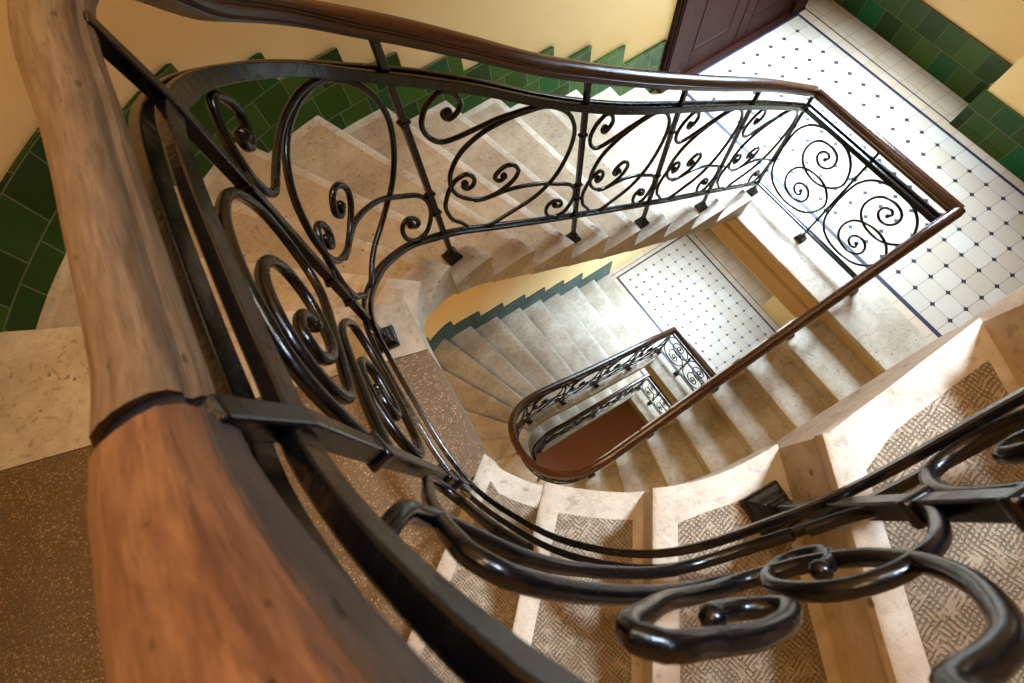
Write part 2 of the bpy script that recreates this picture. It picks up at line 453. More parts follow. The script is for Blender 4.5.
UPin = dense([(-8, -7.41), (-12, -7.41), (-18, -7.41), (-22.5, -7.41), (-24.3, -7.43), (-25.0, -7.49), (-25.69, -7.64), (-26.2, -7.88), (-26.59, -8.2), (-26.9, -8.58), (-27.13, -9.05), (-27.25, -10.06), (-27.31, -11.3), (-27.38, -12.35), (-27.3, -12.82), (-27.1, -13.2), (-26.84, -13.52), (-26.5, -13.85), (-25.95, -14.26), (-25.4, -14.5), (-24.68, -14.62), (-23, -14.62), (-18, -14.62), (-10, -14.62)], .12)
AUP = arclen(UPin)
UPk = {1: ((-10.5, -7.41), (-10.4, 1.5)), 2: ((-12.63, -7.41), (-12.6, 1.5)), 3: ((-14.55, -7.41), (-14.8, 1.5)), 4: ((-16.5, -7.41), (-17, 1.5)), 5: ((-18.25, -7.41), (-19.2, 1.5)),
       6: ((-19.92, -7.41), (-21.5, 1.5)), 7: ((-21.52, -7.41), (-23.9, 1.5)), 8: ((-23.02, -7.41), (-26.3, 1.5)), 9: ((-24.4, -7.43), (-28.9, .85)), 10: ((-25.69, -7.64), (-30.22, -1.77)),
       11: ((-26.59, -8.2), (-30.92, -4.38)), 12: ((-27.13, -9.05), (-34.44, -4.8)), 13: ((-27.36, -12.66), (-28.81, -13.67)), 14: ((-26.82, -13.55), (-28.1, -14.74)),
       15: ((-25.95, -14.26), (-27.05, -15.65)), 16: ((-24.68, -14.6), (-25.42, -16.01)), 17: ((-22.95, -14.6), (-23.25, -15.4)), 18: ((-21.1, -14.62), (-21.6, -17)), 19: ((-19.2, -14.62), (-19.4, -17)), 20: ((-17.2, -14.62), (-17.2, -17))}
FRONTP = [(-22, -23.4), (-4, -23.4)]
W1x = W1 + dense([(-21.7, -23.4), (-10, -23.4)], .3); A1x = arclen(W1x)
W0x = W0 + dense([(-21.7, -23.4), (-10, -23.4)], .3); A0x = arclen(W0x)

def flight(z0, inn, Ain, Kp, Wp, Wa, ks, where, group, panels, shade):
    si = {k: s_near(inn, Ain, Kp[k][0]) for k in Kp}
    so = {k: s_hit(Wp, Wa, Kp[k][0], Kp[k][1]) for k in Kp}
    for k in ks:
        zt = z0 + k * h
        if k == 12: continue
        n1 = k + 1
        ns = (4 if k < 8 else 6)
        over_i = .12; over_o = .12
        inner = seg(inn, Ain, si[k], si[n1] + over_i, ns); outer = seg(Wp, Wa, so[k], so[n1] + over_o, ns)
        o = step_block(inner, outer, zt, M_stone)
        tag(o, where(k), 'stair step', group)
        if panels:
            pi = seg(inn, Ain, si[k], si[n1] - .02, ns); po = seg(Wp, Wa, so[k], so[n1], ns)
            poly = pi + po[::-1]
            dn = [.72] * ns + [.05] + [.05] + [.7] * ns
            dl = []
            for i in range(len(poly)):
                dl.append(.62)
            q = poly_offset(poly, dl)
            # push the back edge to the riser
            back = Vector(pi[-1]); back2 = Vector(po[-1])
            fr_i, fr_o = Vector(pi[0]), Vector(po[0])
            e1 = (back2 - back).normalized(); e0 = (fr_o - fr_i).normalized(); nn = Vector((-e0.y, e0.x))
            if nn.dot(back - fr_i) < 0: nn = -nn
            A_ = fr_i + e0 * .33 + nn * .26; D_ = back + e1 * .33
            B_ = fr_o - e0 * .4 + nn * .26; E_ = back2 - e1 * .4
            mb = MB(); nx = 6
            mids = [Vector(p) for p in seg(inn, Ain, si[k] + .26, si[n1], 4)]
            edge = [A_] + [m + (e0.lerp(e1, (i + 1) / 5)).normalized() * .33 for i, m in enumerate(mids[1:4])] + [D_]
            ring = [tuple(v) for v in edge] + [tuple(E_), tuple(B_)]
            r1 = [(p[0], p[1], zt - .01) for p in ring]; r2 = [(p[0], p[1], zt + .004) for p in ring]
            mb.loft([r1, r2]); t = mb.build('tread_panel', M_panel if k > 12 else M_stone2, o)
    return si, so

siU, soU = flight(0, UPin, AUP, UPk, W1x, A1x, range(1, 20),
    lambda k: ('limestone step of the winding flight, %s riser up from the upper tiled landing' % ORD[k]) if k < 12 else ('hammered limestone step rising past the brown half landing, %s step after it' % ORD[k - 12]),
    'limestone steps between tiled landing and half landing', True, None)

# the twelfth tread and the half landing it belongs to
z12 = 12 * h
IA, IB = (-27.3, -10.16), (-35.11, -7.7)
sA = s_near(UPin, AUP, IA); sB = s_hit(W1x, A1x, IA, IB)
o = step_block(seg(UPin, AUP, siU[12], sA, 6), seg(W1x, A1x, soU[12], sB, 6), z12, M_stone, flat_bottom=z12 - 1.5)
tag(o, 'wedge shaped limestone edge slab forming the front of the brown half landing', 'stair step', 'limestone steps between tiled landing and half landing')
inner = seg(UPin, AUP, sA, siU[13] + .25, 10); outer = seg(W1x, A1x, sB, soU[13] + .25, 12)
mb = MB(); ring = inner + outer[::-1]
mb.loft([[(p[0], p[1], z12 - 1.5) for p in ring], [(p[0], p[1], z12 - .03) for p in ring], [(p[0], p[1], z12 - .003) for p in poly_offset(ring, .02)]])
o = mb.build('half_landing', M_terr, smooth=40)
tag(o, 'brown speckled terrazzo half landing at the turn of the stairs, under the big handrail', 'landing')
mb = MB()
inn2 = seg(UPin, AUP, siU[12] + .1, siU[13] - .05, 16); inn3 = []
for i, p in enumerate(inn2):
    q0 = Vector(inn2[max(0, i - 1)]); q1 = Vector(inn2[min(16, i + 1)]); t = (q1 - q0).normalized(); inn3.append((p[0] + t.y * .55, p[1] - t.x * .55))
# stone edge strip along the well is flush with the terrazzo
# lower storey -----------------------------------------------------------------
LOin = dense([(-8, -8.05), (-14, -8.05), (-20, -8.05), (-22.6, -8.07), (-23.6, -8.18), (-24.4, -8.42), (-25.05, -8.85), (-25.5, -9.4), (-25.75, -10.1), (-25.8, -10.7), (-25.7, -11.3), (-25.4, -11.9), (-24.9, -12.4), (-24.2, -12.78), (-23.3, -12.98), (-22, -13.02), (-16, -13.02), (-10, -13.02)], .12)
ALO = arclen(LOin)
LOk = {1: ((-10.5, -8.05), (-10.4, 2)), 2: ((-12.63, -8.05), (-12.6, 2)), 3: ((-14.55, -8.05), (-14.8, 2)), 4: ((-16.7, -8.05), (-16.85, 2)), 5: ((-18.5, -8.05), (-19.05, 2)), 6: ((-20.2, -8.05), (-21.4, 2)),
       7: ((-21.75, -8.05), (-23.85, 2)), 8: ((-23.0, -8.1), (-26.3, 1.95)), 9: ((-24.0, -8.28), (-28.6, .95)), 10: ((-24.75, -8.62), (-30.2, -1.9)), 11: ((-25.3, -9.15), (-31, -5.6)), 12: ((-25.65, -9.8), (-34, -8.0)),
       13: ((-25.55, -11.6), (-33, -15.5)), 14: ((-24.9, -12.4), (-31, -18.5)), 15: ((-23.6, -12.92), (-28, -20)), 16: ((-21.9, -13.02), (-24.5, -20)), 17: ((-20.2, -13.02), (-21.6, -20)), 18: ((-18.48, -13.02), (-19.2, -20)),
       19: ((-16.65, -13.02), (-17, -20)), 20: ((-14.85, -13.02), (-14.95, -20)), 21: ((-13.0, -13.02), (-13, -20)), 22: ((-11.0, -13.02), (-11, -20))}
siL, soL = flight(-H, LOin, ALO, LOk, W0x, A0x, range(1, 22),
    lambda k: ('pale step down the stairwell, %s riser up from the lower tiled landing' % ORD[k]) if k < 12 else ('shaded step down the stairwell, %s below the upper tiled landing' % ORD[22 - k]),
    'limestone steps between the two tiled landings', False, None)
zL12 = -H + 12 * h
o = step_block(seg(LOin, ALO, siL[12], siL[13] + .1, 8), seg(W0x, A0x, soL[12], soL[13] + .1, 12), zL12, M_stone, flat_bottom=zL12 - 1.5)
tag(o, 'ochre lit stone half landing at the turn of the flight below, beside its handrail loop', 'landing')
# bottom short flights (half a storey) --------------------------------------------
zM = -37.4
BOk = {}
for k in range(1, 7): BOk[k] = ((-10.5 - (k - 1) * 2.6, -8.5), (-10.5 - (k - 1) * 2.6, 2))
for k in range(1, 7):
    zt = zM + k * 1.08
    x0 = -10.5 - (k - 1) * 2.4; x1 = x0 - 2.5
    o = step_block([(x0, -8.5), ((x0 + x1) / 2, -8.5), (x1, -8.5)], [(x0, 2), ((x0 + x1) / 2, 2), (x1, 2)], zt, M_stone, hh=1.08)
    tag(o, 'dim step at the stairwell foot, %s riser up from the lowest landing' % ORD[k], 'stair step', 'limestone steps at the foot of the well')

# ------------------------------------------------------------------ landings
def landing(z, yback, name_n, label_tag):
    mb = MB(); mb.box(-8.45, 3.4, -23.4, yback, z - 1.2, z)
    f = mb.build('floor' if name_n == 0 else 'floor.%03d' % name_n, M_tile); tag(f, kind='structure')
    # stone edge slab with a nosing toward the steps
    prof = [(-8.45, 0), (-10.95, 0), (-11.02, -.03), (-11.05, -.1), (-11.03, -.26), (-10.9, -.34), (-10.84, -.5), (-8.45, -.5)]
    mb = MB(); mb.loft([[(x, yback, z + zz) for x, zz in prof], [(x, -23.4, z + zz) for x, zz in prof]])
    o = mb.build('landing_edge_slab', M_stone, smooth=40)
    tag(o, label_tag, 'stone slab')
    prof = [(-10.84, -.5), (-10.84, -1.15), (-10.6, -1.2), (-10.6, -1.5), (-10.78, -1.56), (-10.78, -2.6), (-9.6, -2.6), (-9.6, -1.2), (-8.45, -1.2), (-8.45, -.5)]
    mb = MB(); mb.loft([[(x, yback, z + zz) for x, zz in prof], [(x, -23.4, z + zz) for x, zz in prof]])
    b = mb.build('trim_%d' % (name_n + 1), M_slab); tag(b, kind='structure')
    return f
landing(0, 1.5, 0, 'white stone edge slab of the upper tiled landing, under its iron guard rail')
landing(-H, 2.0, 1, 'white stone edge slab of the lower tiled landing, seen inside the handrail loop')
landing(zM, 2.0, 2, 'pale stone edge slab of the lowest tiled landing, just above the red floor')
mb = MB(); mb.box(-11, 1.6, -23.4, 1.5, H - 2.6, H)
mb.box(-38, -27.2, -23.6, 1.8, 37.2, 38.2); mb.box(-27.2, 2, -6.9, 1.8, 37.2, 38.2); mb.box(-27.2, 2, -23.6, -15.4, 37.2, 38.2); mb.box(-6, 2, -15.4, -6.9, 37.2, 38.2)  # unseen plate with a well-shaped hole, added to shape the light from above
tag(mb.build('top_slab_and_light_blocker', M_slab), kind='structure')
mb = MB(); mb.box(-38, 4, -24, 2.5, -49.4, -48.8)
tag(mb.build('floor.003', M_red), kind='structure')

# ------------------------------------------------------------------ dado
def dado(name, P, A, runs, mat, th=.1):
    mb = MB()
    I = inside(P, th)
    for s0, s1, zb, zt in runs:
        n = max(1, int((s1 - s0) / .5)); rings = []
        for i in range(n + 1):
            s = s0 + (s1 - s0) * i / n; a = at_path(P, A, s); b = at_path(I, arcI(I), s * arcI(I)[-1] / A[-1])
            rings.append([(a[0], a[1], zb), (a[0], a[1], zt), (b[0], b[1], zt), (b[0], b[1], zb)])
        base = len(mb.f)
        mb.loft(rings)
        for j in range(base, len(mb.f)):       # uv: run along wall, height
            f = mb.f[j]; uv = []
            for vi in f:
                v = mb.v[vi]; ringi = (vi - (f[0] - f[0])) 
                uv.append(None)
            mb.uv[j] = [(s_of(mb.v[vi], P, A), mb.v[vi][2] - zb * 0 + .35) for vi in f]
    o = mb.build(name, mat); return tag(o, kind='structure')
_c = {}
def arcI(I):
    k = id(I)
    if k not in _c: _c[k] = arclen(I)
    return _c[k]
def s_of(v, P, A):
    best = None
    for i in range(len(P) - 1):
        px, py = P[i]; ex, ey = P[i + 1][0] - px, P[i + 1][1] - py; L = ex * ex + ey * ey
        if L < 1e-12: continue
        t = max(0, min(1, ((v[0] - px) * ex + (v[1] - py) * ey) / L)); dd = (v[0] - px - t * ex) ** 2 + (v[1] - py - t * ey) ** 2
        if best is None or dd < best[0]: best = (dd, A[i] + t * (A[i + 1] - A[i]))
    return best[1]
sx = lambda x: 3.4 - x
tops = [(-9.3, 3.15), (-12.1, 4.28), (-14.2, 5.35), (-16.28, 6.37), (-18.4, 7.4), (-20.6, 8.45), (-22.95, 9.56), (-24.8, 10.65), (-26.95, 11.7)]
edges = [sx(a) for a, b in tops] + [soU[9] - .9, soU[10] - .8, soU[11] - .6, soU[12] - .4, soU[13]]
ztops = [b for a, b in tops] + [9 * h + 2.6, 10 * h + 2.5, 11 * h + 2.45, 12 * h + 2.4]
edges = edges[:9] + [soU[9] + .2, soU[10] - .3, soU[11] - .3, soU[12] - .3, soU[13]]
ztops = [b for a, b in tops] + [10 * h + 1.8, 11 * h + 1.8, 12 * h + 1.75, 13 * h + 1.3]
dado('trim_4', W1, A1, [(edges[i], edges[i + 1], ztops[i] - 4.2, ztops[i]) for i in range(len(ztops))], M_green)
t0 = [(-8.4, 2.7), (-12.1, 4.28), (-14.3, 5.35), (-16.4, 6.37), (-18.5, 7.4), (-20.7, 8.45), (-22.9, 9.56), (-25.3, 10.65), (-27.6, 11.7)]
e0 = [sx(a) for a, b in t0] + [soL[9] + .6, soL[10], soL[11]]
z0s = [b - H for a, b in t0] + [10 * h + 1.6 - H, 11 * h + 1.6 - H]
dado('trim_5', W0, A0, [(e0[i], e0[i + 1], z0s[i] - 4.2, z0s[i]) for i in range(len(z0s))], M_teal)
# straight dado on the end wall of the upper landing
def flat_dado(name, boxes, mat):
    mb = MB()
    for (x0, x1, y0, y1, z0, z1) in boxes:
        b = len(mb.f); mb.box(x0, x1, y0, y1, z0, z1)
        for j in range(b, len(mb.f)):
            mb.uv[j] = [((-mb.v[i][1]) + mb.v[i][0] * (1 if abs(y1 - y0) < .3 else 0), mb.v[i][2] - z0 + .0) for i in mb.f[j]]
    return tag(mb.build(name, mat, bevel=.02), kind='structure')
M_green2 = dado_mat('green_glazed_wall_tile', [srgb(26, 46, 10), srgb(46, 70, 18), srgb(62, 90, 30), srgb(40, 60, 16), srgb(18, 92, 50)], 1.24, 1.22)
flat_dado('trim_6', [(3.28, 3.4, -9.5, 1.5, 0, 2.44), (1.6, 3.3, -9.5, -9.4, 0, 2.44), (1.49, 1.61, -23, -9.4, 0, 2.2)], M_green2)
mb = MB(); mb.box(1.45, 3.36, -9.52, -9.36, 2.44, 2.62); mb.box(1.45, 1.6, -23, -9.36, 2.2, 2.34)
mb = None

# ------------------------------------------------------------------ door
D = empty('door_1', (-3.8, 1.4, 0)); tag(D, kind='structure')
mb = MB()
for x0, x1 in ((-9.15, -8.0), (.45, 1.5)):
    mb.box(x0, x1, 1.22, 1.5, 0, 15); mb.box(x0 + .12, x1 - .12, 1.12, 1.24, 0, 15); mb.box(x0 + .2, x1 - .2, 1.06, 1.14, .9, 15); mb.box(x0 - .03, x1 + .03, 1.04, 1.24, 0, .9)
mb.box(-9.15, 1.5, 1.22, 1.5, 14.2, 15.4)
mb.build('door_frame', M_door, D, bevel=.03)
def leaf(x0, x1):
    mb = MB(); y = 1.38
    mb.box(x0, x1, y, y + .12, .12, 14.2)
    for (a, b, c, d) in ((x0, x0 + .75, .12, 14.2), (x1 - .75, x1, .12, 14.2), (x0 + .75, x1 - .75, .12, 1.5), (x0 + .75, x1 - .75, 5.2, 6.2), (x0 + .75, x1 - .75, 13.2, 14.2)):
        mb.box(a, b, y - .1, y, c, d)
    L = mb.build('door_leaf', M_door, D, bevel=.025)
    for c, d in ((1.5, 5.2), (6.2, 13.2)):
        m2 = MB(); a, b = x0 + .75, x1 - .75
        o_ = [(a, c), (b, c), (b, d), (a, d)]
        def ins(k): return [(a + k, c + k), (b - k, c + k), (b - k, d - k), (a + k, d - k)]
        m2.loft([[(p[0], y - .1, p[1]) for p in ins(0)], [(p[0], y - .14, p[1]) for p in ins(.06)], [(p[0], y - .12, p[1]) for p in ins(.16)], [(p[0], y - .03, p[1]) for p in ins(.22)], [(p[0], y - .03, p[1]) for p in ins(.5)], [(p[0], y - .09, p[1]) for p in ins(.8)]])
        m2.build('door_panel', M_door, L)
    return L
leaf(-7.98, -3.84); L2 = leaf(-3.78, .45)
mb = MB(); tube(mb, [(-3.3, 1.28, 6.6), (-3.3, 1.05, 6.6)], .06); sphere(mb, (-3.3, .98, 6.6), .17); mb.build('door_knob', M_brass, L2, smooth=60)
mb = MB(); mb.box(-9.1, 1.5, .98, 1.5, 0.0, .14)
mb.build('threshold', M_door, D, bevel=.03)

# ------------------------------------------------------------------ railings
S1 = [(.207, .862), (.196, .868), (.184, .853), (.187, .832), (.204, .826), (.233, .846), (.264, .885), (.277, .92), (.271, .945), (.25, .967), (.21, .972), (.161, .934), (.117, .883), (.088, .828), (.074, .785), (.075, .751), (.087, .72), (.112, .697), (.145, .69), (.215, .717), (.297, .763), (.38, .812), (.451, .856), (.52, .893), (.6, .935), (.67, .965), (.72, .985)]
S2 = [(.27, .0), (.33, .03), (.378, .062), (.488, .138), (.613, .228), (.70, .31), (.8, .438), (.877, .591), (.923, .735), (.935, .828), (.924, .891), (.896, .94), (.85, .972), (.76, .985), (.69, .965), (.62, .93), (.559, .898), (.433, .816), (.328, .734), (.228, .63), (.17, .538), (.136, .456), (.127, .371), (.147, .322), (.196, .283), (.293, .272), (.377, .307), (.467, .378), (.526, .45), (.545, .515), (.515, .546), (.469, .537), (.414, .487), (.39, .439), (.412, .417), (.44, .43), (.448, .456)]
S3 = [(.16, .03), (.127, .072), (.084, .109), (.065, .167), (.062, .228), (.09, .312), (.123, .378), (.175, .442), (.234, .474), (.265, .447), (.25, .387), (.21, .361), (.193, .382), (.207, .402)]
S4 = [(.24, .262), (.292, .268), (.376, .3), (.451, .333), (.53, .357), (.605, .372), (.71, .382), (.822, .37), (.925, .356), (.962, .322), (.975, .269), (.967, .204), (.932, .12), (.88, .05), (.801, .018), (.75, .045), (.736, .1), (.76, .164), (.812, .201), (.855, .189), (.865, .145), (.835, .128), (.81, .15)]
G1 = [(.006, .471), (.019, .576), (.029, .693), (.054, .788), (.146, .896), (.293, .961), (.45, .983), (.6, .975), (.74, .945), (.86, .87), (.936, .755), (.945, .65), (.838, .546), (.689, .496), (.505, .502), (.349, .57), (.287, .67), (.311, .789), (.396, .859), (.548, .881), (.671, .841), (.708, .758), (.651, .679), (.547, .662), (.468, .71), (.477, .78), (.553, .81), (.6, .783), (.574, .743)]
G2 = [(u, 1.03 - v * (.98 if v > .6 else .96)) for u, v in G1]

class Rail:
    """A plan curve with heights of the bottom rail, upper bar and handrail."""
    def __init__(s, ctrl, root, near=False):
        s.P = catn(ctrl); s.A = arclen([p[:2] for p in s.P]); s.root = root
    def at(s, d):
        d = max(0, min(s.A[-1] - 1e-6, d)); lo = 0; hi = len(s.A) - 1
        while hi - lo > 1:
            m = (lo + hi) // 2
            if s.A[m] <= d: lo = m
            else: hi = m
        f = (d - s.A[lo]) / max(1e-9, s.A[lo + 1] - s.A[lo])
        return [a + (b - a) * f for a, b in zip(s.P[lo], s.P[lo + 1])]
    def s_at(s, x, y):
        return s.A[min(range(len(s.P)), key=lambda i: math.dist(s.P[i][:2], (x, y)))]
    def nrm(s, d):
        a, b = s.at(d - .08), s.at(d + .08); t = Vector((b[0] - a[0], b[1] - a[1])).normalized()
        return Vector((t.y, -t.x))        # away from the well when the rail is walked upwards
    def sweep(s, prof, c, s0, s1, off=lambda d: 0, dz=0, step=.16, wf=lambda d: 1):
        n = max(2, int((s1 - s0) / step)); rings = []
        for i in range(n + 1):
            d = s0 + (s1 - s0) * i / n; p = s.at(d); N = s.nrm(d); o = off(d); k = wf(d)
            rings.append([(p[0] + N.x * (a * k + o), p[1] + N.y * (a * k + o), p[c] + b + dz) for a, b in prof])
        mb = MB(); mb.loft(rings); return mb
    def twin(s, name, c, s0, s1, gap, w, hgt, off=lambda d: 0):
        mb = MB()
        for sg in (-1, 1):
            pr = [(sg * gap - w / 2, -hgt / 2), (sg * gap + w / 2, -hgt / 2), (sg * gap + w / 2, hgt / 2), (sg * gap - w / 2, hgt / 2)]
            m = s.sweep(pr, c, s0, s1, off); mb.add(m.v, m.f, m.uv)
        return mb.build(name, M_iron, s.root, bevel=.015)
    def scroll(s, pat, s_up, s_lo, r=.058, lift=0):
        w = abs(s_up - s_lo)
        pts = crom([(u * w, v * 5, 0) for u, v in pat], .09)
        out = []
        for q in pts:
            u, v = q.x / w, q.y / 5
            p = s.at(s_up + (s_lo - s_up) * u)
            out.append((p[0], p[1], p[2] + .03 + (p[3] - .1 - p[2]) * v))
        mb = MB(); tube(mb, out, r, 10); return mb, out
    def panel(s, s_up, s_lo, r=.058):
        for nm, pat, b0, b1 in (('scroll', S1, 1.75, 0), ('scroll', S2, 0, 1.7), ('scroll', S3, 0, 1.7), ('scroll', S4, 0, 1.7)):
            mb, out = s.scroll(pat, s_up, s_lo, r)
            if b0: sphere(mb, out[0], r * b0)
            if b1: sphere(mb, out[-1], r * b1)
            mb.build(nm, M_iron, s.root, smooth=50)
    def free(s, s_up, s_lo, strands, r=.05):
        w = abs(s_up - s_lo)
        for pat, ball in strands:
            out = []
            for q in crom([(u * w, s.at(s_up + (s_lo - s_up) * u)[3] - .17 if z == 't' else z, .14 if z == 't' else 0) for u, z in pat], .09):
                dd = s_up + (s_lo - s_up) * q.x / w; p = s.at(dd); N = s.nrm(dd); out.append((p[0] + N.x * q.z, p[1] + N.y * q.z, q.y))
            m = MB(); tube(m, out, r, 10)
            if ball: sphere(m, out[-1], r * 1.25)
            m.build('scroll', M_iron, s.root, smooth=50)
    def spirals(s, s_up, s_lo, r=.055):
        for pat in (G1, G2):
            m, out = s.scroll([(1 - u, v) for u, v in pat], s_up, s_lo, r); sphere(m, out[-1], r * 1.75); m.build('scroll', M_iron, s.root, smooth=50)
    def post(s, d, zbase, ztop=None, w=.068, base=True, off=0):
        p = s.at(d); N = s.nrm(d); t = Vector((-N.y, N.x)); zt = p[4] + (.2 if off else .05) if ztop is None else ztop
        mb = MB(); rings = []
        hi = 0.0
        for z, o_ in ((zbase, 0), (p[3], 0), (zt, off)):
            c = Vector((p[0], p[1])) + N * o_
            rings.append([(*(c + N * a * w + t * b * w), z) for a, b in ((-1, -1), (1, -1), (1, 1), (-1, 1))])
        mb.loft(rings)
        o = mb.build('post', M_iron, s.root, bevel=.018)
        if base:
            mb = MB(); rr = []
            for k, z in ((.22, 0), (.22, .09), (.19, .12), (.15, .2), (.12, .22), (.11, .32), (.085, .36)):
                rr.append([(*(Vector(p[:2]) + N * a * k + t * b * k), zbase + z) for a, b in ((-1, -1), (1, -1), (1, 1), (-1, 1))])
            mb.loft(rr); mb.build('base_plate', M_iron, o, bevel=.012)
        zb, zt2 = p[2], p[3]
        for v in (.79, .345, .2):
            zc = zb + (zt2 - zb) * v; mb = MB(); k1, k2 = .1, .115; rr = []
            for k, z in ((.072, -.05), (.088, -.04), (.092, 0), (.088, .04), (.072, .05)):
                rr.append([(*(Vector(p[:2]) + N * a * k + t * b * k * 1.25), zc + z) for a, b in ((-1, -1), (1, -1), (1, 1), (-1, 1))])
            mb.loft(rr); mb.build('collar', M_iron, o, bevel=.015)
        return o

HR = [(a * .8, b * .84) for a, b in [(-.15, 0), (-.16, .05), (-.235, .1), (-.255, .17), (-.245, .23), (-.205, .26), (-.2, .3), (-.225, .34), (-.215, .41), (-.16, .475), (-.08, .505), (0, .512),
      (.08, .505), (.16, .475), (.215, .41), (.225, .34), (.2, .3), (.205, .26), (.245, .23), (.255, .17), (.235, .1), (.16, .05), (.15, 0)]]

# ---- upper railing: landing guard corner, up the far flight, round the turn, past the camera
rootU = empty('stair_railing', (-9.45, -6.75, 0))
tag(rootU, 'black scrolled iron railing with wooden handrail climbing from the upper tiled landing round the turn', 'railing')
up = [(-9.45, -6.75, .75, 5.62, 6.2), (-13.43, -6.75, 3.27, 8.15, 8.78), (-16.5, -6.75, 5.17, 9.95, 10.6), (-20.7, -6.75, 7.9, 12.5, 13.25), (-22.34, -6.75, 9.0, 13.7, 14.38), (-23.92, -6.75, 10.1, 14.98, 15.62), (-25.2, -6.8, 11.05, 15.95, 16.62),
      (-25.77, -6.9, 11.45, 16.4, 17.08), (-26.35, -7.16, 12.05, 16.97, 17.64), (-26.8, -7.52, 12.55, 17.5, 18.13), (-27.18, -7.95, 13.05, 17.98, 18.62), (-27.48, -8.45, 13.5, 18.45, 19.32), (-27.7, -8.98, 13.95, 18.85, 19.72), (-27.83, -9.55, 14.3, 19.15, 19.76),
      (-27.86, -10.5, 14.75, 19.42, 19.81), (-27.86, -11.6, 14.9, 19.62, 19.97), (-27.84, -12.5, 14.86, 19.78, 20.14), (-27.74, -13.1, 14.82, 20.06, 20.42), (-27.47, -13.67, 15.3, 20.58, 20.86), (-27.11, -14.22, 16.08, 21.15, 21.42), (-26.8, -14.52, 16.56, 21.5, 21.8), (-26.45, -14.76, 16.98, 21.8, 22.1), (-26.05, -14.91, 17.3, 22.2, 22.55), (-25.6, -15.0, 17.55, 22.55, 22.95), (-25.1, -15.08, 17.85, 22.9, 23.3), (-24, -15.04, 18.75, 23.7, 24.2),
      (-22.5, -15.0, 19.9, 24.7, 25.3), (-20.5, -15.0, 21.2, 25.9, 26.5)]
RU = Rail(up, rootU)
pU = [0.0] + [RU.s_at(x, -6.75) for x in (-13.6, -17.4, -21.03)] + [RU.s_at(-25.3, -6.82), RU.s_at(-27.83, -9.55), RU.s_at(-27.79, -12.88), RU.s_at(-25.12, -15.08), RU.s_at(-21.2, -15.0)]
pz = [0, 2 * h, 4 * h, 6 * h, 9 * h, 12 * h, 12 * h, 15 * h, 17 * h]
LU = RU.A[-1]
sB1, sB2 = pU[5] - 3.6, pU[6] - .04
def sm(a, b, d):
    f = max(0, min(1, (d - a) / (b - a))); return f * f * (3 - 2 * f)
def wfU(d): return 1 - .22 * sm(pU[5] + .3, pU[5] + 1.8, d) + .26 * sm(sB2 - .4, sB2 + .5, d) + .18 * sm(sB2 + .3, sB2 + 1.2, d)
def offU(d):   # the handrail sits a little outside the iron at the turn
    if d < sB1: return .02
    f = min(1, (d - sB1) / 4.4); f = f * f * (3 - 2 * f)
    return .02 + f * .22 + .05 * sm(sB2 - .35, sB2 + .4, d) + .04 * sm(sB2 + .2, sB2 + 1, d)
RU.twin('upper_bar', 3, 0, LU, .105, .1, .24, lambda d: offU(d) * .52); RU.twin('bottom_bar', 2, 0, LU, .065, .075, .13)
FLAT = [([(0.0, 18.75), (0.063, 19.02), (0.126, 19.27), (0.194, 19.4), (0.284, 19.45), (0.369, 19.47), (0.5, 19.36), (0.643, 19.14), (0.781, 18.8), (0.892, 18.37), (0.945, 17.84), (0.915, 17.4), (0.85, 17.12), (0.76, 17.08), (0.637, 17.27), (0.442, 17.75), (0.307, 18.08), (0.213, 18.31), (0.171, 18.56), (0.175, 18.86), (0.23, 19.07), (0.324, 19.16), (0.443, 19.06), (0.529, 18.85), (0.605, 18.54), (0.635, 18.2), (0.59, 17.96), (0.5, 17.9), (0.392, 18.04), (0.309, 18.36), (0.285, 18.68), (0.335, 18.77), (0.398, 18.63), (0.445, 18.38), (0.43, 18.25)], 1),
        ([(0.005, 18.45), (0.122, 18.11), (0.258, 17.81), (0.419, 17.51), (0.554, 17.15), (0.681, 16.55), (0.72, 16.1), (0.63, 15.9), (0.481, 15.92), (0.359, 16.05), (0.208, 16.26), (0.113, 16.65), (0.07, 17.15), (0.105, 17.42), (0.204, 17.5), (0.31, 17.45), (0.39, 17.28), (0.463, 16.87), (0.45, 16.62), (0.36, 16.54), (0.273, 16.6), (0.236, 16.86), (0.27, 17.02), (0.334, 17.0)], 1)]
